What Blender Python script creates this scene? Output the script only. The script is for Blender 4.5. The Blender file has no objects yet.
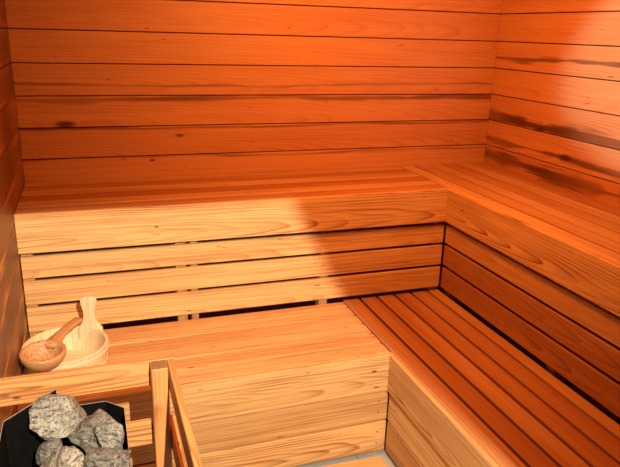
import bpy, bmesh, math, random
from mathutils import Vector, Matrix, noise
random.seed(7)
C = bpy.context.scene.collection
# ------------------------------------------------------------------ camera
F_PX, YAW, PITCH, ROLL = 632.48, .3392, -.3105, .0298
CAM = Vector((.284, -2.934, 1.623))
fwd = Vector((math.sin(YAW)*math.cos(PITCH), math.cos(YAW)*math.cos(PITCH), math.sin(PITCH)))
rgt = Vector((math.cos(YAW), -math.sin(YAW), 0))
upv = rgt.cross(fwd)
r2 = math.cos(ROLL)*rgt + math.sin(ROLL)*upv
u2 = -math.sin(ROLL)*rgt + math.cos(ROLL)*upv
cam = bpy.data.cameras.new('camera')
cam.sensor_width = 36
cam.lens = F_PX/620*36
cam.clip_start = .01
co = bpy.data.objects.new('camera', cam)
C.objects.link(co)
co.matrix_world = Matrix(((r2.x, u2.x, -fwd.x, CAM.x), (r2.y, u2.y, -fwd.y, CAM.y), (r2.z, u2.z, -fwd.z, CAM.z), (0, 0, 0, 1)))
bpy.context.scene.camera = co
# ------------------------------------------------------------------ world, lights, exposure
w = bpy.data.worlds.new('world')
bpy.context.scene.world = w
w.use_nodes = True
w.node_tree.nodes['Background'].inputs[0].default_value = (1, .6, .35, 1)
w.node_tree.nodes['Background'].inputs[1].default_value = .02
vs = bpy.context.scene.view_settings
vs.view_transform = 'Standard'
vs.look = 'None'
vs.gamma = 1
vs.use_curve_mapping = False
vs.exposure = 0


def spot(name, loc, direction, half_deg, blend, power, col, rad=.03):
    l = bpy.data.lights.new(name, 'SPOT')
    l.energy = power
    l.color = col
    l.spot_size = math.radians(2*half_deg)
    l.spot_blend = blend
    l.shadow_soft_size = rad
    o = bpy.data.objects.new(name, l)
    C.objects.link(o)
    o.location = loc
    o.rotation_euler = Vector(direction).to_track_quat('-Z', 'Y').to_euler()
    return o


# white key light behind the viewer, placed from cast shadows; added plates cut its pool
spot('key_spot', (.53, -3.3, 2.05), (-.068, .772, -.632), 32, .1, 460, (1, .86, .66), .0045)
# added cool spot that lays the pale patch on the right wall
spot('wall_patch_spot', (.95, -3.3, 2.05), Vector((2.32, -1.5, 1.62))-Vector((.95, -3.3, 2.05)), 11.3, .2, 620, (.5, .8, 1), .04)


def area(name, loc, size, power, col, target):
    l = bpy.data.lights.new(name, 'AREA')
    l.shape = 'DISK'
    l.size = size
    l.energy = power
    l.color = col
    o = bpy.data.objects.new(name, l)
    C.objects.link(o)
    o.location = loc
    o.rotation_euler = (Vector(target)-Vector(loc)).to_track_quat('-Z', 'Y').to_euler()
    return o


# the sauna's own orange lamp under the ceiling
area('sauna_lamp', (1.15, -1.25, 2.14), .2, 31, (1, .30, .062), (1.75, -.3, .8))

# ------------------------------------------------------------------ materials
def new_mat(name):
    m = bpy.data.materials.new(name)
    m.use_nodes = True
    nt = m.node_tree
    return m, nt, nt.nodes['Principled BSDF']


class G:
    """small helper to write node graphs as expressions"""
    def __init__(s, nt): s.nt = nt
    def n(s, t, **k):
        x = s.nt.nodes.new(t)
        for a, b in k.items(): setattr(x, a, b)
        return x
    def put(s, sock, v):
        if isinstance(v, bpy.types.NodeSocket): s.nt.links.new(v, sock)
        else: sock.default_value = v
    def m(s, op, a, b=0., c=0.):
        x = s.n('ShaderNodeMath', operation=op)
        s.put(x.inputs[0], a); s.put(x.inputs[1], b); s.put(x.inputs[2], c)
        return x.outputs[0]
    def vm(s, op, a, b):
        x = s.n('ShaderNodeVectorMath', operation=op)
        s.put(x.inputs[0], a); s.put(x.inputs[1], b)
        return x.outputs['Value'] if op in ('LENGTH', 'DISTANCE') else x.outputs[0]
    def attr(s, name):
        x = s.n('ShaderNodeAttribute', attribute_name=name)
        return x.outputs['Vector']
    def sep(s, v):
        x = s.n('ShaderNodeSeparateXYZ')
        s.put(x.inputs[0], v)
        return x.outputs
    def comb(s, a, b, c):
        x = s.n('ShaderNodeCombineXYZ')
        s.put(x.inputs[0], a); s.put(x.inputs[1], b); s.put(x.inputs[2], c)
        return x.outputs[0]
    def noise(s, v, scale=1., detail=2., rough=.5):
        x = s.n('ShaderNodeTexNoise')
        s.put(x.inputs['Vector'], v)
        x.inputs['Scale'].default_value = scale
        x.inputs['Detail'].default_value = detail
        x.inputs['Roughness'].default_value = rough
        return x.outputs[0]
    def mix(s, f, a, b, blend='MIX'):
        x = s.n('ShaderNodeMix', data_type='RGBA', blend_type=blend)
        x.clamp_factor = True
        s.put(x.inputs[0], f)
        for i, v in ((6, a), (7, b)):
            s.put(x.inputs[i], v if isinstance(v, bpy.types.NodeSocket) else (*v, 1))
        return x.outputs[2]
    def sstep(s, v, a, b):
        x = s.n('ShaderNodeMapRange', interpolation_type='SMOOTHSTEP')
        s.put(x.inputs[0], v)
        x.inputs[1].default_value = a; x.inputs[2].default_value = b
        return x.outputs[0]


def wood_mat(name, light, red, late, dark, streak=.7, rough=.42, fibre=.35, spec=.4, ringf=115.):
    m, nt, bs = new_mat(name)
    g = G(nt)
    gc = g.attr('gc')
    u, v, ww = g.sep(gc)
    seed, tone, fig = g.sep(g.attr('bd'))
    sv, shw, samp = g.sep(g.attr('mk'))
    ku, kv, ks = g.sep(g.attr('kn'))
    off = g.comb(g.m('MULTIPLY', seed, 37.7), g.m('MULTIPLY', seed, 19.1), g.m('MULTIPLY', seed, 71.3))
    P = g.vm('ADD', gc, off)
    warp = g.m('SUBTRACT', g.noise(g.vm('MULTIPLY', P, (2.2, 9., 9.)), 1, 2), .5)
    # knot field
    kd = g.vm('LENGTH', g.comb(g.m('MULTIPLY', g.m('SUBTRACT', u, ku), .38), g.m('SUBTRACT', v, kv), 0), (0, 0, 0))
    kq = g.m('DIVIDE', kd, g.m('MAXIMUM', ks, .0001))
    kn_in = g.m('MULTIPLY', g.m('SUBTRACT', 1, g.sstep(g.m('ADD', kq, g.m('MULTIPLY', warp, 1.6)), .35, 1.3)), g.m('GREATER_THAN', ks, .001))
    # growth rings of a board cut off centre
    a1 = g.m('SINE', g.m('MULTIPLY', seed, 91.))
    a2 = g.m('SINE', g.m('MULTIPLY', seed, 157.))
    vc = g.m('MULTIPLY', a1, .045)
    wc = g.m('ADD', g.m('MULTIPLY', a2, .03), .038)
    vv = g.m('ADD', g.m('SUBTRACT', v, vc), g.m('MULTIPLY', warp, .022))
    wz = g.m('ADD', g.m('ADD', ww, wc), g.m('ADD', g.m('MULTIPLY', u, .05), g.m('MULTIPLY', warp, .018)))
    d = g.vm('LENGTH', g.comb(vv, wz, 0), (0, 0, 0))
    d = g.m('ADD', d, g.m('MULTIPLY', g.m('MULTIPLY', ks, 1.2), g.m('POWER', 2.718, g.m('MULTIPLY', kq, -.8))))
    fr = g.m('FRACT', g.m('MULTIPLY', d, ringf))
    ring = g.m('POWER', fr, 3.)
    ring = g.m('MULTIPLY', g.m('MULTIPLY', ring, g.sstep(fr, 1.0, .9)), 1.7)
    # fine fibre
    fb = g.noise(g.vm('MULTIPLY', P, (5., 420., 420.)), 1, 3, .6)
    fb2 = g.noise(g.vm('MULTIPLY', P, (1.3, 130., 130.)), 1, 4, .65)
    big = g.noise(g.vm('MULTIPLY', P, (1.1, 14., 14.)), 1, 2)
    t = g.m('ADD', tone, g.m('MULTIPLY', g.m('SUBTRACT', big, .5), .9))
    col = g.mix(t, light, red)
    rs = g.m('MULTIPLY', g.m('MULTIPLY', ring, fig), g.sstep(g.noise(g.vm('MULTIPLY', P, (3., 16., 16.)), 1, 1), .25, .75))
    col = g.mix(rs, col, late)
    col = g.mix(g.m('MULTIPLY', g.sstep(fb2, .45, .70), streak), col, late)
    col = g.mix(g.m('MULTIPLY', g.sstep(fb, .45, .75), fibre), col, late)
    # dark heartwood band with a shape of its own; on the left wall also painted shade
    wl = g.m('SUBTRACT', g.noise(g.vm('MULTIPLY', P, (1.5, 3., 3.)), 1, 3), .5)
    sw = g.m('ADD', g.m('SUBTRACT', v, sv), g.m('ADD', g.m('MULTIPLY', warp, .02), g.m('MULTIPLY', wl, .05)))
    hn = g.noise(g.vm('MULTIPLY', P, (2.6, 0., 0.)), 1, 2)
    shw = g.m('MULTIPLY', shw, g.m('ADD', .25, g.m('MULTIPLY', g.sstep(hn, .3, .7), 1.3)))
    samp = g.m('MULTIPLY', samp, g.m('ADD', .6, g.m('MULTIPLY', g.sstep(g.noise(g.vm('MULTIPLY', P, (1.6, 0., 0.)), 1, 2), .38, .6), .4)))
    sn = g.noise(g.vm('MULTIPLY', P, (2.5, 90., 90.)), 1, 4)
    sd = g.m('DIVIDE', g.m('ABSOLUTE', sw), g.m('MAXIMUM', shw, .0005))
    band = g.m('MULTIPLY', g.m('SUBTRACT', 1, g.sstep(g.m('ADD', sd, g.m('MULTIPLY', g.m('SUBTRACT', sn, .5), 2.4)), .3, 1.5)), samp)
    col = g.mix(band, col, dark)
    # tiny resin flecks
    fl = g.noise(g.vm('MULTIPLY', P, (16., 60., 60.)), 1, 1)
    col = g.mix(g.m('MULTIPLY', g.sstep(fl, .74, .8), .6), col, dark)
    col = g.mix(g.m('MULTIPLY', kn_in, .88), col, tuple(c*.6 for c in dark))
    nt.links.new(col, bs.inputs['Base Color'])
    g.put(bs.inputs['Roughness'], g.m('ADD', rough, g.m('MULTIPLY', fb, .15)))
    bs.inputs['Specular IOR Level'].default_value = spec
    b = g.n('ShaderNodeBump')
    b.inputs['Strength'].default_value = .18
    b.inputs['Distance'].default_value = .002
    g.put(b.inputs['Height'], g.m('ADD', fb2, g.m('MULTIPLY', fb, .4)))
    nt.links.new(b.outputs[0], bs.inputs['Normal'])
    return m


def plain(name, col, rough, metal=0., var=.0, scale=40, bump=0., spec=.5):
    m, nt, bs = new_mat(name)
    g = G(nt)
    tc = g.n('ShaderNodeTexCoord').outputs['Object']
    n = g.noise(tc, scale, 4, .6)
    c = g.mix(g.m('MULTIPLY', g.sstep(n, .3, .7), 1.), tuple(x*(1-var) for x in col), tuple(min(1, x*(1+var)) for x in col))
    nt.links.new(c, bs.inputs['Base Color'])
    bs.inputs['Roughness'].default_value = rough
    bs.inputs['Metallic'].default_value = metal
    bs.inputs['Specular IOR Level'].default_value = spec
    if bump:
        b = g.n('ShaderNodeBump')
        b.inputs['Strength'].default_value = bump
        b.inputs['Distance'].default_value = .003
        nt.links.new(n, b.inputs['Height'])
        nt.links.new(b.outputs[0], bs.inputs['Normal'])
    return m


def stone_mat(name, ca, cb, cd, band):
    m, nt, bs = new_mat(name)
    g = G(nt)
    tc = g.n('ShaderNodeTexCoord').outputs['Object']
    n1 = g.noise(tc, 55, 6, .72)
    n2 = g.noise(g.vm('MULTIPLY', tc, (30., 30., 190.)), 1, 4, .65)
    n3 = g.noise(tc, 230, 3, .7)
    c = g.mix(g.sstep(n1, .35, .65), ca, cb)
    c = g.mix(g.m('MULTIPLY', g.sstep(n2, .5, .68), band), c, cd)
    c = g.mix(g.m('MULTIPLY', g.sstep(n3, .5, .66), .85), c, cd)
    nt.links.new(c, bs.inputs['Base Color'])
    bs.inputs['Roughness'].default_value = .9
    bs.inputs['Specular IOR Level'].default_value = .15
    b = g.n('ShaderNodeBump')
    b.inputs['Strength'].default_value = .8
    b.inputs['Distance'].default_value = .004
    nt.links.new(g.m('ADD', n1, g.m('ADD', g.m('MULTIPLY', n2, .8), g.m('MULTIPLY', n3, .5))), b.inputs['Height'])
    nt.links.new(b.outputs[0], bs.inputs['Normal'])
    return m


def floor_mat():
    m, nt, bs = new_mat('floor_tile')
    g = G(nt)
    tc = g.n('ShaderNodeTexCoord').outputs['Object']
    br = g.n('ShaderNodeTexBrick')
    br.offset = 0
    g.put(br.inputs['Vector'], tc)
    br.inputs['Color1'].default_value = (.42, .41, .36, 1)
    br.inputs['Color2'].default_value = (.38, .37, .33, 1)
    br.inputs['Mortar'].default_value = (.3, .29, .26, 1)
    br.inputs['Scale'].default_value = 1
    br.inputs['Mortar Size'].default_value = .004
    br.inputs['Brick Width'].default_value = .3
    br.inputs['Row Height'].default_value = .3
    nt.links.new(br.outputs[0], bs.inputs['Base Color'])
    bs.inputs['Roughness'].default_value = .4
    return m


M = dict(
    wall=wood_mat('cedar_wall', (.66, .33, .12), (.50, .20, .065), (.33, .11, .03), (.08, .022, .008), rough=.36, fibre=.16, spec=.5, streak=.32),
    bench=wood_mat('cedar_bench', (.80, .50, .20), (.40, .155, .048), (.27, .095, .028), (.08, .026, .010), rough=.5, fibre=.5, spec=.25, streak=.6),
    rail=wood_mat('rail_wood', (.74, .38, .13), (.54, .21, .06), (.30, .10, .026), (.10, .034, .014), rough=.45, fibre=.35),
    birch=wood_mat('birch', (.84, .69, .43), (.76, .56, .31), (.60, .38, .18), (.4, .22, .1), rough=.5, fibre=.2),
    ladle=wood_mat('ladle_wood', (.66, .38, .16), (.50, .245, .09), (.32, .13, .045), (.3, .13, .05), rough=.4, fibre=.3, ringf=90.),
    backing=plain('dark_gap', (.045, .018, .008), .9),
    endgrain=plain('end_grain', (.26, .125, .05), .8, 0, .35, 260),
    nail=plain('nail_steel', (.12, .07, .04), .5, .6),
    black=plain('black_steel', (.004, .0035, .003), .6, .0, .3, 60, spec=.12),
    edge=plain('bare_steel_edge', (.36, .31, .26), .45, .2),
    floor=floor_mat(),
    st_a=stone_mat('stone_pale', (.36, .335, .275), (.20, .185, .15), (.03, .027, .022), .9),
    st_b=stone_mat('stone_dark', (.25, .235, .195), (.12, .11, .09), (.025, .022, .019), 1.),
    st_c=stone_mat('stone_warm', (.40, .36, .28), (.24, .21, .165), (.035, .03, .024), .9),
)


# ------------------------------------------------------------------ mesh builder
class MB:
    def __init__(s):
        s.v, s.f, s.mi, s.gc, s.bd, s.mk, s.kn = [], [], [], [], [], [], []
        s.smooth = []
    def add(s, verts, faces, gcs=None, seed=None, tone=.3, fig=.5, mk=(0, 1, 0), kn=(0, 0, 0), mi=0, smooth=False):
        b = len(s.v)
        if seed is None: seed = random.random()
        s.v += [Vector(p) for p in verts]
        s.gc += list(gcs) if gcs else [tuple(p) for p in verts]
        n = len(verts)
        s.bd += [(seed, tone, fig)]*n
        s.mk += [mk]*n
        s.kn += [kn]*n
        for f in faces:
            s.f.append([b+i for i in f]); s.mi.append(mi); s.smooth.append(smooth)
    def board(s, o, L, V, N, ln, wd, th, bv=.002, ebv=None, end_mi=0, **k):
        """o: corner on the show face; L along, V across, N out of the show face; thickness goes to -N"""
        o, L, V, N = Vector(o), Vector(L).normalized(), Vector(V).normalized(), Vector(N).normalized()
        prof = [(bv, 0), (wd-bv, 0), (wd, -bv), (wd, -th+bv), (wd-bv, -th), (bv, -th), (0, -th+bv), (0, -bv)]
        e = bv*.6 if ebv is None else ebv
        vs_, gc = [], []
        for (u, sh) in ((0, e), (e, 0), (ln-e, 0), (ln, e)):
            for (a, c) in prof:
                a2 = min(max(a, sh), wd-sh); c2 = max(min(c, -sh), -th+sh)
                vs_.append(o+L*u+V*a2+N*c2); gc.append((u, a2, c2))
        fs = []
        for j in range(3):
            for i in range(8):
                i2 = (i+1) % 8
                fs.append((j*8+i, j*8+i2, j*8+8+i2, j*8+8+i))
        fs.append(tuple(range(7, -1, -1))); fs.append(tuple(range(24, 32)))
        s.add(vs_, fs, gc, **k)
        s.mi[-1] = s.mi[-2] = end_mi
    def box(s, lo, hi, mi=0, **k):
        x0, y0, z0 = lo; x1, y1, z1 = hi
        vs_ = [(x, y, z) for x in (x0, x1) for y in (y0, y1) for z in (z0, z1)]
        s.add(vs_, [(0, 1, 3, 2), (4, 6, 7, 5), (0, 4, 5, 1), (2, 3, 7, 6), (0, 2, 6, 4), (1, 5, 7, 3)], mi=mi, **k)
    def build(s, name, mats, parent=None):
        me = bpy.data.meshes.new(name)
        base = Vector(parent['_b']) if parent is not None and '_b' in parent else Vector((0, 0, 0))
        me.from_pydata([p-base for p in s.v], [], s.f)
        for nm, arr in (('gc', s.gc), ('bd', s.bd), ('mk', s.mk), ('kn', s.kn)):
            at = me.attributes.new(nm, 'FLOAT_VECTOR', 'POINT')
            at.data.foreach_set('vector', [c for t in arr for c in t])
        for mm in (mats if isinstance(mats, (list, tuple)) else [mats]): me.materials.append(mm)
        me.polygons.foreach_set('material_index', s.mi)
        me.polygons.foreach_set('use_smooth', s.smooth)
        bm = bmesh.new(); bm.from_mesh(me)
        bmesh.ops.recalc_face_normals(bm, faces=bm.faces[:])
        bm.to_mesh(me); bm.free()
        o = bpy.data.objects.new(name, me)
        C.objects.link(o)
        if parent is not None:
            o.parent = parent
            o['_b'] = tuple(base)
        return o


def thing(name, label, cat, loc, group=None):
    o = bpy.data.objects.new(name, None)
    o.empty_display_size = .1
    C.objects.link(o)
    o.location = loc
    o['_b'] = tuple(loc)
    o['label'] = label; o['category'] = cat
    if group: o['group'] = group
    return o


def struct(o):
    o['kind'] = 'structure'
    return o


X, Y, Z = Vector((1, 0, 0)), Vector((0, 1, 0)), Vector((0, 0, 1))
W = 2.321; YF = -3.5; H = 2.27
ZU, ZL = .96, .46
PITCH_W = .1347; Z_W = 1.0580          # wall board joints

# ------------------------------------------------------------------ room shell
f_ = MB(); f_.box((-.05, YF-.05, -.05), (W+.05, .05, 0)); struct(f_.build('floor', M['floor']))

wall_marks = {  # joint index below which board -> band (v0, halfwidth, amp), knot (u, v, size), tone
}


def tg_wall(name, o0, L, N, ln, special=None, tone=.35, gap=.0042, dmk=(0, 1, 0)):
    mb = MB()
    o0, L, N = Vector(o0), Vector(L), Vector(N)
    k0 = -int(Z_W/PITCH_W)-1
    z = Z_W+k0*PITCH_W
    k = k0
    while z < H:
        zz0, zz1 = max(z, 0), min(z+PITCH_W, H)
        if zz1-zz0 > .01:
            sp = (special or {}).get(k, {})
            mb.board(o0+Z*(zz0+gap/2), L, Z, N, ln, zz1-zz0-gap, .014, bv=.0022, ebv=.0005,
                     seed=sp.get('seed', random.random()), tone=sp.get('tone', tone+random.uniform(-.25, .25)), fig=sp.get('fig', .3),
                     mk=sp.get('mk', dmk), kn=sp.get('kn', (0, 0, 0)))
        z += PITCH_W; k += 1
    # battens' sheet behind the boards
    a = o0-N*.0145; b = o0+L*ln-N*.04+Z*H
    mb.box([min(a[i], b[i]) for i in range(3)], [max(a[i], b[i]) for i in range(3)], mi=1)
    return struct(mb.build(name, [M['wall'], M['backing']]))


# board k spans joint k .. k+1 ; k=0 starts at z 1.058
sb = {-1: dict(tone=.35, kn=(.545, .112, .006), mk=(.125, .006, .6), seed=.31),
      0: dict(tone=.5, kn=(.67, .088, .013), mk=(.122, .006, .8), seed=.62, fig=.5),
      1: dict(tone=.35, kn=(.185, .012, .017), mk=(.118, .012, .75), seed=.17),
      2: dict(tone=.3, mk=(.045, .006, .55), seed=.44),
      3: dict(tone=.15, seed=.81), 4: dict(tone=.3, seed=.23), 5: dict(tone=.2, seed=.57)}
tg_wall('wall_back', (0, 0, 0), X, -Y, W, sb)
sr = {-1: dict(tone=.6, mk=(.085, .030, .95), seed=.53, fig=.7),
      0: dict(tone=.45, mk=(.035, .016, .8), kn=(.62, .045, .014), seed=.29, fig=.6),
      1: dict(tone=.4, mk=(.022, .030, .95), kn=(.42, .006, .016), seed=.71, fig=.5),
      2: dict(tone=.25, seed=.37), 3: dict(tone=.25, mk=(.055, .011, .8), seed=.13), 4: dict(tone=.25, seed=.91), 5: dict(tone=.2, seed=.41)}
tg_wall('wall_right', (W, 0, 0), -Y, -X, -YF, sr)
tg_wall('wall_left', (0, 0, 0), -Y, X, -YF, None, tone=.95, dmk=(.065, .11, .9))  # streaked boards, darkened further so the wall's dim light sits in the colour
mb = MB()
x = 0
while x < W:
    wd = min(PITCH_W, W-x)
    mb.board((x, YF, H), Y, X, -Z, -YF, wd-.0016, .014, bv=.002, tone=.35)
    x += PITCH_W
mb.box((0, YF, H+.0145), (W, 0, H+.04), mi=1)
struct(mb.build('ceiling', [M['wall'], M['backing']]))

# ------------------------------------------------------------------ benches
FT = .018    # thickness of fascia and slats
PW, GAP, PT = .0750, .0125, .022


def nails(slat, pts, N):
    for p in pts:
        m = MB()
        p = Vector(p); N = Vector(N)
        t = N.orthogonal().normalized(); s = N.cross(t)
        ring = [p+N*.0008+(t*math.cos(a)+s*math.sin(a))*.0032 for a in [i*math.pi/5 for i in range(10)]]
        low = [q-N*.003 for q in ring]
        m.add(ring+low, [tuple(range(10))]+[(i, (i+1) % 10, 10+(i+1) % 10, 10+i) for i in range(10)])
        m.build('nail_head', M['nail'], slat)


def planks_along(o, L, V, ln, depth, tones, seed0, pitch=PW+GAP, figs=.35, kns=None):
    """seat boards lying side by side from o in direction V"""
    m = MB()
    v = 0; i = 0
    while v < depth-.012:
        wd = min(pitch-GAP, depth-v)
        m.board(Vector(o)+Vector(V)*v, L, V, Z, ln, wd, PT, bv=.0015, seed=(seed0+i*.137) % 1, tone=tones[i % len(tones)], fig=figs,
                kn=(kns or {}).get(i, (0, 0, 0)))
        v += pitch; i += 1
    return m


# --- upper bench along the back wall
XU, YU = 1.786, -.5217
ub = thing('sauna_bench', 'long upper cedar bench running along the back wall, pale front boards and thin dark gaps', 'bench', (.9, -.3, 0), 'sauna benches')
planks_along((.002, YU+FT+.0005, ZU), X, Y, XU+FT-.006-.002, -(YU+FT)-.002, [.8, .35, .9, .45, .85, .5], .11).build('seat', M['bench'], ub)
m = MB()
m.board((.001, YU, ZU-.152), X, Z, -Y, XU+FT-.001, .152, FT, bv=.002, seed=.632, tone=.02, fig=.75, kn=(.50, .07, .0035))
m.build('fascia_board', M['bench'], ub)
zs = [(ZU-.2577, .0870), (ZU-.3657, .0950), (ZU-.4787, .0995)]
for i, (z, h) in enumerate(zs):
    m = MB()
    m.board((.004, YU+FT, z), X, Z, -Y, 1.794, h, FT, bv=.002, seed=(.21, .47, .83)[i], tone=(.05, .08, .0)[i], fig=.4,
            mk=((.05, .02, .0), (0, 1, 0), (0, 1, 0))[i])
    m.build('riser_slat', M['bench'], ub)
for (x0, x1) in ((.003, .045), (.574, .615), (.632, .662), (1.20, 1.24), (1.752, 1.797)):
    m = MB()
    m.board((x0, YU+2*FT+.001, 0), Z, X, -Y, ZU-PT-.001, x1-x0, .045, tone=.5)
    m.build('support_post', M['bench'], ub)

# --- upper bench along the right wall
YE = -2.7
ur = thing('sauna_bench', 'upper cedar bench along the right wall, reddish boards below the dark streaked wall', 'bench', (2.05, -1.4, 0), 'sauna benches')
planks_along((XU+FT+.0005, -.002, ZU), -Y, X, -YE-.002, W-XU-FT-.003, [.35, .6, .45, .7, .4, .65], .19).build('seat', M['bench'], ur)
m = MB()
m.board((XU, YU-.001, ZU-.152), -Y, Z, -X, -YE+YU-.001, .152, FT, bv=.002, seed=.71, tone=.25, fig=1., kn=(.13, .09, .004))
m.build('fascia_board', M['bench'], ur)
for i, (z, h) in enumerate(zs):
    m = MB()
    m.board((XU+FT, YU+.012, z), -Y, Z, -X, -YE+YU, h, FT, bv=.002, seed=(.57, .429, .149)[i], tone=(.4, .8, .85)[i], fig=(.3, 1., 1.)[i])
    m.build('riser_slat', M['bench'], ur)
for y0 in (-.56, -1.3, -2.1, -2.65):
    m = MB()
    m.board((XU+2*FT+.001, y0, 0), Z, Y, -X, ZU-PT-.001, .045, .045, tone=.5)
    m.build('support_post', M['bench'], ur)

# --- lower bench along the back
XL, YL = 1.296, -1.0150
lb = thing('sauna_bench', 'lower cedar bench below the back wall, carrying the wooden bucket at its left end', 'bench', (.65, -.7, 0), 'sauna benches')
planks_along((.002, YL+FT+.0005, ZL), X, Y, XL+FT-.006-.002, .4885, [.28, .36, .18, .4, .25, .4], .07).build('seat', M['bench'], lb)
m = MB()
m.board((.001, YL, ZL-.156), X, Z, -Y, XL+FT-.001, .156, FT, bv=.002, seed=.505, tone=.24, fig=.7, kn=(1.235, .095, .005))
m.build('fascia_board', M['bench'], lb)
zl = [(ZL-.2965, .1300), (ZL-.4395, .1350)]
for i, (z, h) in enumerate(zl):
    m = MB()
    m.board((.004, YL+FT, z), X, Z, -Y, XL+.012, h, FT, bv=.002, seed=(.742, .229)[i], tone=(.42, .18)[i], fig=(.5, 1.)[i])
    s = m.build('riser_slat', M['bench'], lb)
    nails(s, [(XL-.022, YL+FT, z+h*.3), (XL-.022, YL+FT, z+h*.68)], -Y)
for x0 in (.01, .62, 1.25):
    m = MB()
    m.board((x0, YL+2*FT+.001, 0), Z, X, -Y, ZL-PT-.001, .042, .042, tone=.5)
    m.build('support_post', M['bench'], lb)
m = MB()
m.board((.003, -.56, ZL-PT-.001), X, -Z, -Y, 1.30, .06, .03, tone=.5)
m.build('rear_bearer', M['bench'], lb)
for x0 in (.01, .62, 1.25):
    m = MB()
    m.board((x0, -.561, 0), Z, X, Y, ZL-PT-.001, .042, .042, tone=.5)
    m.build('support_post', M['bench'], lb)

# --- lower bench along the right
lr = thing('sauna_bench', 'lower cedar bench on the right, brown red boards running toward the viewer with dark gaps', 'bench', (1.6, -1.6, 0), 'sauna benches')
planks_along((XL+FT+.0005, -.49, ZL), -Y, X, -YE-.49, .489, [.72, .85, .75, .9, .85, .65, .95], .27, figs=.3).build('seat', M['bench'], lr)
m = MB()
m.board((XL, YL-.001, ZL-.156), -Y, Z, -X, -YE+YL-.001, .156, FT, bv=.002, seed=.905, tone=.35, fig=.9)
m.build('fascia_board', M['bench'], lr)
for i, (z, h) in enumerate(zl):
    m = MB()
    m.board((XL+FT, YL+.012, z), -Y, Z, -X, -YE+YL, h, FT, bv=.002, seed=(.128, .911)[i], tone=(.2, .55)[i], fig=(.3, .9)[i])
    m.build('riser_slat', M['bench'], lr)
for y0 in (-1.03, -1.8, -2.65):
    for xx in (XL+2*FT+.001, 1.745):
        m = MB()
        m.board((xx, y0, 0), Z, Y, -X, ZL-PT-.001, .042, .042, tone=.5)
        m.build('support_post', M['bench'], lr)

# ------------------------------------------------------------------ duckboard on the floor
db = thing('duckboard', 'pale wooden duckboard lying on the grey floor in front of the lower bench', 'duckboard', (.95, -1.3, 0))
R = Matrix.Rotation(math.radians(-2.5), 3, 'Z')
def dp(x, y, z): return Vector((1.272, -1.048, 0)) + R @ Vector((x, y, z))
for k in range(5):
    m = MB()
    m.board(dp(-.56, -k*.1-.09, .034), R @ X, R @ Y, Z, .56, .09, .016, tone=.15, fig=.5)
    m.build('slat', M['bench'], db)
for x0 in (-.115, -.53):
    m = MB()
    m.board(dp(x0, .012, .0175), R @ -Y, R @ X, Z, .52, .075, .0172, tone=.3)
    m.build('bearer', M['bench'], db)

# ------------------------------------------------------------------ heater guard rail
gr = thing('guard_rail', 'wooden guard rail with corner post around the black stove', 'guard rail', (.25, -1.5, 0))
def post(x, y):
    m = MB()
    m.board((x, y, 0), Z, X, -Y, .822, .041, .047, bv=.003, ebv=.002, tone=.6, fig=1., seed=.445, end_mi=1)
    m.build('corner_post', [M['rail'], M['endgrain']], gr)
post(.382, -1.522+.0005)
post(.382, -2.12)
for z, sd in ((.752, .988), (.578, .52)):
    m = MB()
    m.board((.002, -1.4735-.0005, z), X, Z, -Y, .4415, .07, .0165, bv=.002, seed=sd, tone=.3, fig=1., kn=(.07, .02, .004))
    m.build('rail', M['rail'], gr)
    m = MB()
    m.board((.4245, -1.475, z), -Y, Z, -X, .70, .07, .0165, bv=.002, seed=sd+.31, tone=.45, fig=.7)
    m.build('rail', M['rail'], gr)

# ------------------------------------------------------------------ stove
hx = thing('sauna_stove', 'black steel sauna stove with open top full of grey stones', 'stove', (.19, -1.78, 0))
ZR, ZS = .772, .822
# plan outline of the casing, raised shield on the wall side
low = [(.166, -1.5475), (.272, -1.5475), (.312, -1.588), (.312, -1.985), (.272, -2.025), (.166, -2.025)]
high = [(.166, -2.0255), (.066, -1.925), (.066, -1.650), (.166, -1.5470)]
def sheet(m, path, z0, z1, th=.0025, closed=False):
    c = Vector((.19, -1.786))
    n = len(path)
    vs_, fs = [], []
    for (x, y) in path:
        p = Vector((x, y)); q = p+(c-p).normalized()*th
        vs_ += [(x, y, z0), (x, y, z1), (q.x, q.y, z1), (q.x, q.y, z0)]
    for i in range(n-1):
        a, b = i*4, i*4+4
        for j in range(4): fs.append((a+j, a+(j+1) % 4, b+(j+1) % 4, b+j))
    fs += [(0, 1, 2, 3), (n*4-4, n*4-1, n*4-2, n*4-3)]
    m.add(vs_, fs)
m = MB(); sheet(m, low, .20, ZR); m.build('casing', M['black'], hx)
m = MB(); sheet(m, high, .20, ZS); m.build('heat_shield', M['black'], hx)
m = MB(); sheet(m, [(x, y) for x, y in low], ZR+.0002, ZR+.0009, .0015); o = m.build('casing_edge', M['edge'], hx); o['label'] = 'thin bare steel edge of the casing'
m = MB(); sheet(m, high, ZS+.0002, ZS+.0012, .0018); o = m.build('shield_edge', M['edge'], hx); o['label'] = 'thin bare steel edge of the raised shield'
m = MB()
inn = [(.168, -1.552), (.27, -1.552), (.308, -1.59), (.308, -1.983), (.27, -2.02), (.168, -2.02), (.07, -1.923), (.07, -1.652)]
m.add([(x, y, .66) for x, y in inn]+[(x, y, .21) for x, y in inn], [tuple(range(8)), tuple(range(15, 7, -1))]+[(i, (i+1) % 8, 8+(i+1) % 8, 8+i) for i in range(8)])
m.build('stone_tray', M['black'], hx)
m = MB(); sheet(m, [(.118, -1.60), (.118, -1.97)], .6605, .715, .003); m.build('inner_divider', M['black'], hx)
for (x, y) in ((.10, -1.66), (.28, -1.66), (.10, -1.92), (.28, -1.92)):
    m = MB(); m.box((x-.012, y-.012, 0), (x+.012, y+.012, .2095)); m.build('leg', M['black'], hx)


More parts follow.
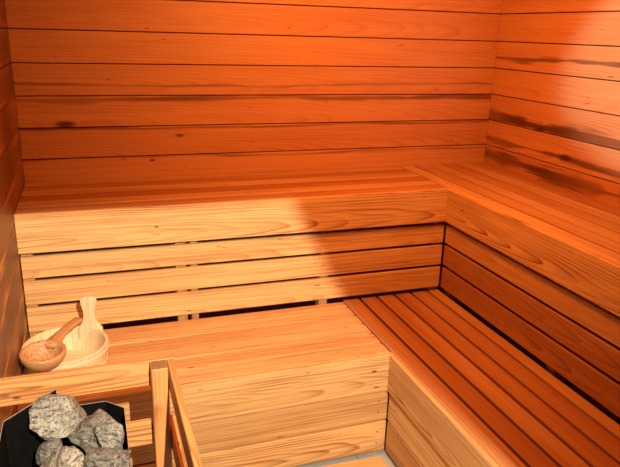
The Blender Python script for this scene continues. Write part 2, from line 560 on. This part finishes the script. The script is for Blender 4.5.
def stone(label, c, size, rot, seed, mat, cuts=9):
    bm = bmesh.new()
    bmesh.ops.create_icosphere(bm, subdivisions=5, radius=1)
    rnd = random.Random(seed)
    planes = []
    for _ in range(cuts):
        d = Vector((rnd.uniform(-1, 1), rnd.uniform(-1, 1), rnd.uniform(-1, 1))).normalized()
        planes.append((d, rnd.uniform(.50, .80)))
    so = Vector((seed*3.1, seed*1.7, seed*.9))
    for v in bm.verts:
        p = v.co.copy()
        n = p.normalized()
        for d, k in planes:
            t = p.dot(d)
            if t > k: p -= d*(t-k)*.93
        p += n*(.10*noise.noise(p*1.6+so)+.055*noise.noise(p*4+so)+.028*noise.noise(p*9+so)+.014*noise.noise(p*21+so))
        v.co = p
    Rm = Matrix.Rotation(rot[2], 3, 'Z') @ Matrix.Rotation(rot[1], 3, 'Y') @ Matrix.Rotation(rot[0], 3, 'X')
    S = Matrix.Diagonal(size)
    for v in bm.verts: v.co = Rm @ (S @ v.co)
    me = bpy.data.meshes.new('stone')
    bm.to_mesh(me); bm.free()
    for p in me.polygons: p.use_smooth = True
    me.materials.append(M[mat])
    o = bpy.data.objects.new('sauna_stone', me)
    C.objects.link(o)
    o.location = c
    o['label'] = label; o['category'] = 'stone'; o['group'] = 'grey stones in the stove'
    return o


stone('large pale grey stone on top of the pile, nearest the guard rail and raised shield', (.174, -1.606, .790), (.074, .060, .040), (.25, .1, .35), 3, 'st_a')
stone('dark banded stone sunk behind the large pale one, toward the right rear of the stove', (.240, -1.632, .748), (.070, .068, .050), (.5, .5, .4), 11, 'st_b')
stone('pointed grey stone leaning against the right side of the stove rim', (.280, -1.690, .765), (.038, .062, .045), (.2, .35, .25), 23, 'st_a')
stone('warm grey stone at the front centre of the stove, cut by the lower picture edge', (.187, -1.775, .772), (.064, .062, .046), (-.2, .1, .5), 37, 'st_c')
stone('dull grey stone at the front right corner of the stone pile', (.268, -1.795, .772), (.054, .056, .042), (.1, -.15, .2), 41, 'st_b')
stone('small dark stone wedged low between the large pale stone and the left divider', (.158, -1.665, .728), (.036, .036, .045), (.3, .2, .9), 53, 'st_b')
for i, (x, y) in enumerate(((.19, -1.69), (.235, -1.735), (.20, -1.89), (.265, -1.91), (.15, -1.885))):
    stone('grey stone buried underneath the upper stones of the stove', (x, y, .70), (.045, .042, .036), (i, i*.7, i*1.3), 60+i, 'st_b')

# ------------------------------------------------------------------ bucket
BX, BY, BZ = .148, -.788, .559
RT, RB = .143, .128
bu = thing('sauna_bucket', 'pale wooden bucket with one tall stave handle, on the lower bench by the left wall', 'bucket', (BX, BY, ZL))
m = MB()
NS = 22
for k in range(NS):
    a0, a1 = 2*math.pi*k/NS+.004, 2*math.pi*(k+1)/NS-.004
    sub = 4
    vs_, gc = [], []
    sd = random.random()
    for j in range(sub+1):
        a = a0+(a1-a0)*j/sub
        for (r, z) in ((RB, ZL+.0005), (RT-.002, BZ-.006), (RT, BZ-.003), (RT-.003, BZ), (RT-.010, BZ), (RT-.012, BZ-.003), (RT-.013, BZ-.006), (RB-.013, ZL+.0005)):
            vs_.append((BX+r*math.cos(a), BY+r*math.sin(a), z)); gc.append((z, a*.14, r))
    fs = []
    for j in range(sub):
        for i in range(8):
            i2 = (i+1) % 8
            fs.append((j*8+i, j*8+i2, j*8+8+i2, j*8+8+i))
    fs.append(tuple(range(8))); fs.append(tuple(range(sub*8+7, sub*8-1, -1)))
    m.add(vs_, fs, gc, seed=sd, tone=random.uniform(0, .5), fig=.25)
m.build('body', M['birch'], bu)
m = MB()
n = 48
ring = [(BX+(RB-.012)*math.cos(2*math.pi*i/n), BY+(RB-.012)*math.sin(2*math.pi*i/n)) for i in range(n)]
m.add([(x, y, ZL+.012) for x, y in ring]+[(x, y, ZL+.004) for x, y in ring], [tuple(range(n)), tuple(range(2*n-1, n-1, -1))]+[(i, (i+1) % n, n+(i+1) % n, n+i) for i in range(n)], tone=.2, fig=.3)
m.build('bucket_base', M['birch'], bu)
for zc, hh in ((BZ-.020, .011), (ZL+.03, .012)):
    m = MB()
    vs_, gc = [], []
    for i in range(64):
        a = 2*math.pi*i/64
        for (dr, dz) in ((.0008, -hh/2), (.0040, -hh/2+.0015), (.0040, hh/2-.0015), (.0008, hh/2)):
            z = zc+dz
            r = RB+(RT-RB)*(z-ZL)/(BZ-ZL)+dr
            vs_.append((BX+r*math.cos(a), BY+r*math.sin(a), z)); gc.append((a*.14, dz, dr))
    m.add(vs_, [(i*4+j, i*4+(j+1) % 4, ((i+1) % 64)*4+(j+1) % 4, ((i+1) % 64)*4+j) for i in range(64) for j in range(4)], gc, tone=.4, fig=.2)
    m.build('hoop', M['birch'], bu)
# tall handle stave
ha = math.radians(52)
hc = Vector((BX+(RT-.006)*math.cos(ha), BY+(RT-.006)*math.sin(ha), 0))
tang = Vector((math.cos(math.radians(-18)), math.sin(math.radians(-18)), 0)); rad_ = Vector((-tang.y, tang.x, 0))
half = [(.045, BZ-.05), (.045, BZ-.012), (.043, BZ), (.037, BZ+.008), (.029, BZ+.018), (.0235, BZ+.032), (.021, BZ+.048), (.0215, BZ+.062), (.025, BZ+.078), (.0285, BZ+.092), (.0295, BZ+.103), (.0275, BZ+.112), (.021, BZ+.119), (.010, BZ+.1225)]
outl = [(a, z) for a, z in half]+[(-a, z) for a, z in reversed(half)]
no = len(outl)
m = MB()
vs_, gc = [], []
cx_ = 0
for (t, ins) in ((-.0075, .003), (-.0045, 0), (.0045, 0), (.0075, .003)):
    for (a, z) in outl:
        s = 1-ins/.03
        p = hc+tang*(a*s)+rad_*t+Z*(z-(ins if z > BZ+.08 else 0))
        vs_.append(p); gc.append((z, a, t))
fs = [tuple(range(no)), tuple(range(4*no-1, 3*no-1, -1))]
for j in range(3):
    for i in range(no):
        i2 = (i+1) % no
        fs.append((j*no+i, j*no+i2, (j+1)*no+i2, (j+1)*no+i))
m.add(vs_, fs, gc, tone=.1, fig=.6, seed=.77)
m.build('stave_handle', M['birch'], bu)

# ------------------------------------------------------------------ ladle
LC = Vector((.088, -.936, .606))
la = thing('sauna_ladle', 'wooden ladle with round bowl lying across the rim of the pale bucket', 'ladle', (LC.x, LC.y, LC.z-.05))
tip = Vector((.197, -.662, .588))
m = MB()
n = 40
prof = [(.000, -.050), (.022, -.0485), (.042, -.042), (.058, -.029), (.068, -.011), (.0715, .003), (.0712, .008), (.068, .0105), (.060, .0105), (.0565, .008), (.0535, -.002), (.048, -.018), (.036, -.031), (.018, -.0375), (0, -.039)]
hd = (tip-LC).normalized()
tilt = Matrix.Rotation(.05, 3, Vector((1, .2, 0)))
vs_, gc = [], []
for (r, z) in prof:
    for i in range(n):
        a = 2*math.pi*i/n
        q = Vector((r*math.cos(a), r*math.sin(a), z))
        vs_.append(LC+tilt @ q); gc.append((q.y, q.x, q.z))
fs = []
for j in range(len(prof)-1):
    for i in range(n):
        fs.append((j*n+i, j*n+(i+1) % n, (j+1)*n+(i+1) % n, (j+1)*n+i))
m.add(vs_, fs, gc, tone=.35, fig=.7, seed=.33, smooth=True)
m.build('bowl', M['ladle'], la)
m = MB()
st = LC+hd*.050+Z*.003
secs = [(0, .034, .011), (.06, .032, .012), (.14, .027, .0125), (.28, .020, .0125), (.5, .0170, .012), (.75, .0180, .012), (.90, .0190, .0115), (.965, .0165, .0095), (.992, .010, .006), (1., .002, .001)]
side = hd.cross(Z).normalized(); upn = side.cross(hd).normalized()
vs_, gc = [], []
ns = 20
Ltot = (tip-st).length
for (t, a, b) in secs:
    c = st.lerp(tip, t)+Z*(.008*math.sin(math.pi*t))
    for i in range(ns):
        an = 2*math.pi*i/ns
        vs_.append(c+side*(a*math.cos(an))+upn*(b*math.sin(an))); gc.append((t*Ltot, a*math.cos(an), b*math.sin(an)))
fs = [tuple(range(ns)), tuple(range(len(secs)*ns-1, (len(secs)-1)*ns-1, -1))]
for j in range(len(secs)-1):
    for i in range(ns):
        fs.append((j*ns+i, j*ns+(i+1) % ns, (j+1)*ns+(i+1) % ns, (j+1)*ns+i))
m.add(vs_, fs, gc, tone=.45, fig=.7, seed=.66, smooth=True)
m.build('handle', M['ladle'], la)

# ------------------------------------------------------------------ added lamp body with beam-cutting plates, unseen behind the viewer
LP = Vector((.53, -3.3, 2.05))
fl = thing('added_floodlight', 'added black lamp body with two plates that cut the key beam, out of view', 'added_floodlight', tuple(LP))
m = MB(); m.box(LP+Vector((-.06, -.13, -.05)), LP+Vector((.06, -.03, .06))); m.build('added_housing', M['black'], fl)
m = MB(); m.box(LP+Vector((-.008, -.09, .06)), LP+Vector((.008, -.07, H-LP.z))); m.build('added_stem', M['black'], fl)
def blocker_plate(p, q, out, ln, s=.09):  # added plate, its edge laid out to cut the key beam
    e1, e2 = LP+s*(Vector(p)-LP), LP+s*(Vector(q)-LP)
    out = Vector(out).normalized()*ln
    n = (e2-e1).cross(out).normalized()*.0012
    m = MB()
    m.add([e1-n, e2-n, e2+out-n, e1+out-n, e1+n, e2+n, e2+out+n, e1+out+n], [(0, 1, 2, 3), (7, 6, 5, 4), (0, 4, 5, 1), (1, 5, 6, 2), (2, 6, 7, 3), (3, 7, 4, 0)])
    m.build('beam_blocker', M['black'], fl)
blocker_plate((-1.2, -.52, .968), (1.6, -.52, .968), (0, .1, 1), .16)
blocker_plate((.727, -.51, 1.55), (3.18, -.51, -3.0), (1, 0, .3), .42)

for o in bpy.data.objects:
    if '_b' in o: del o['_b']
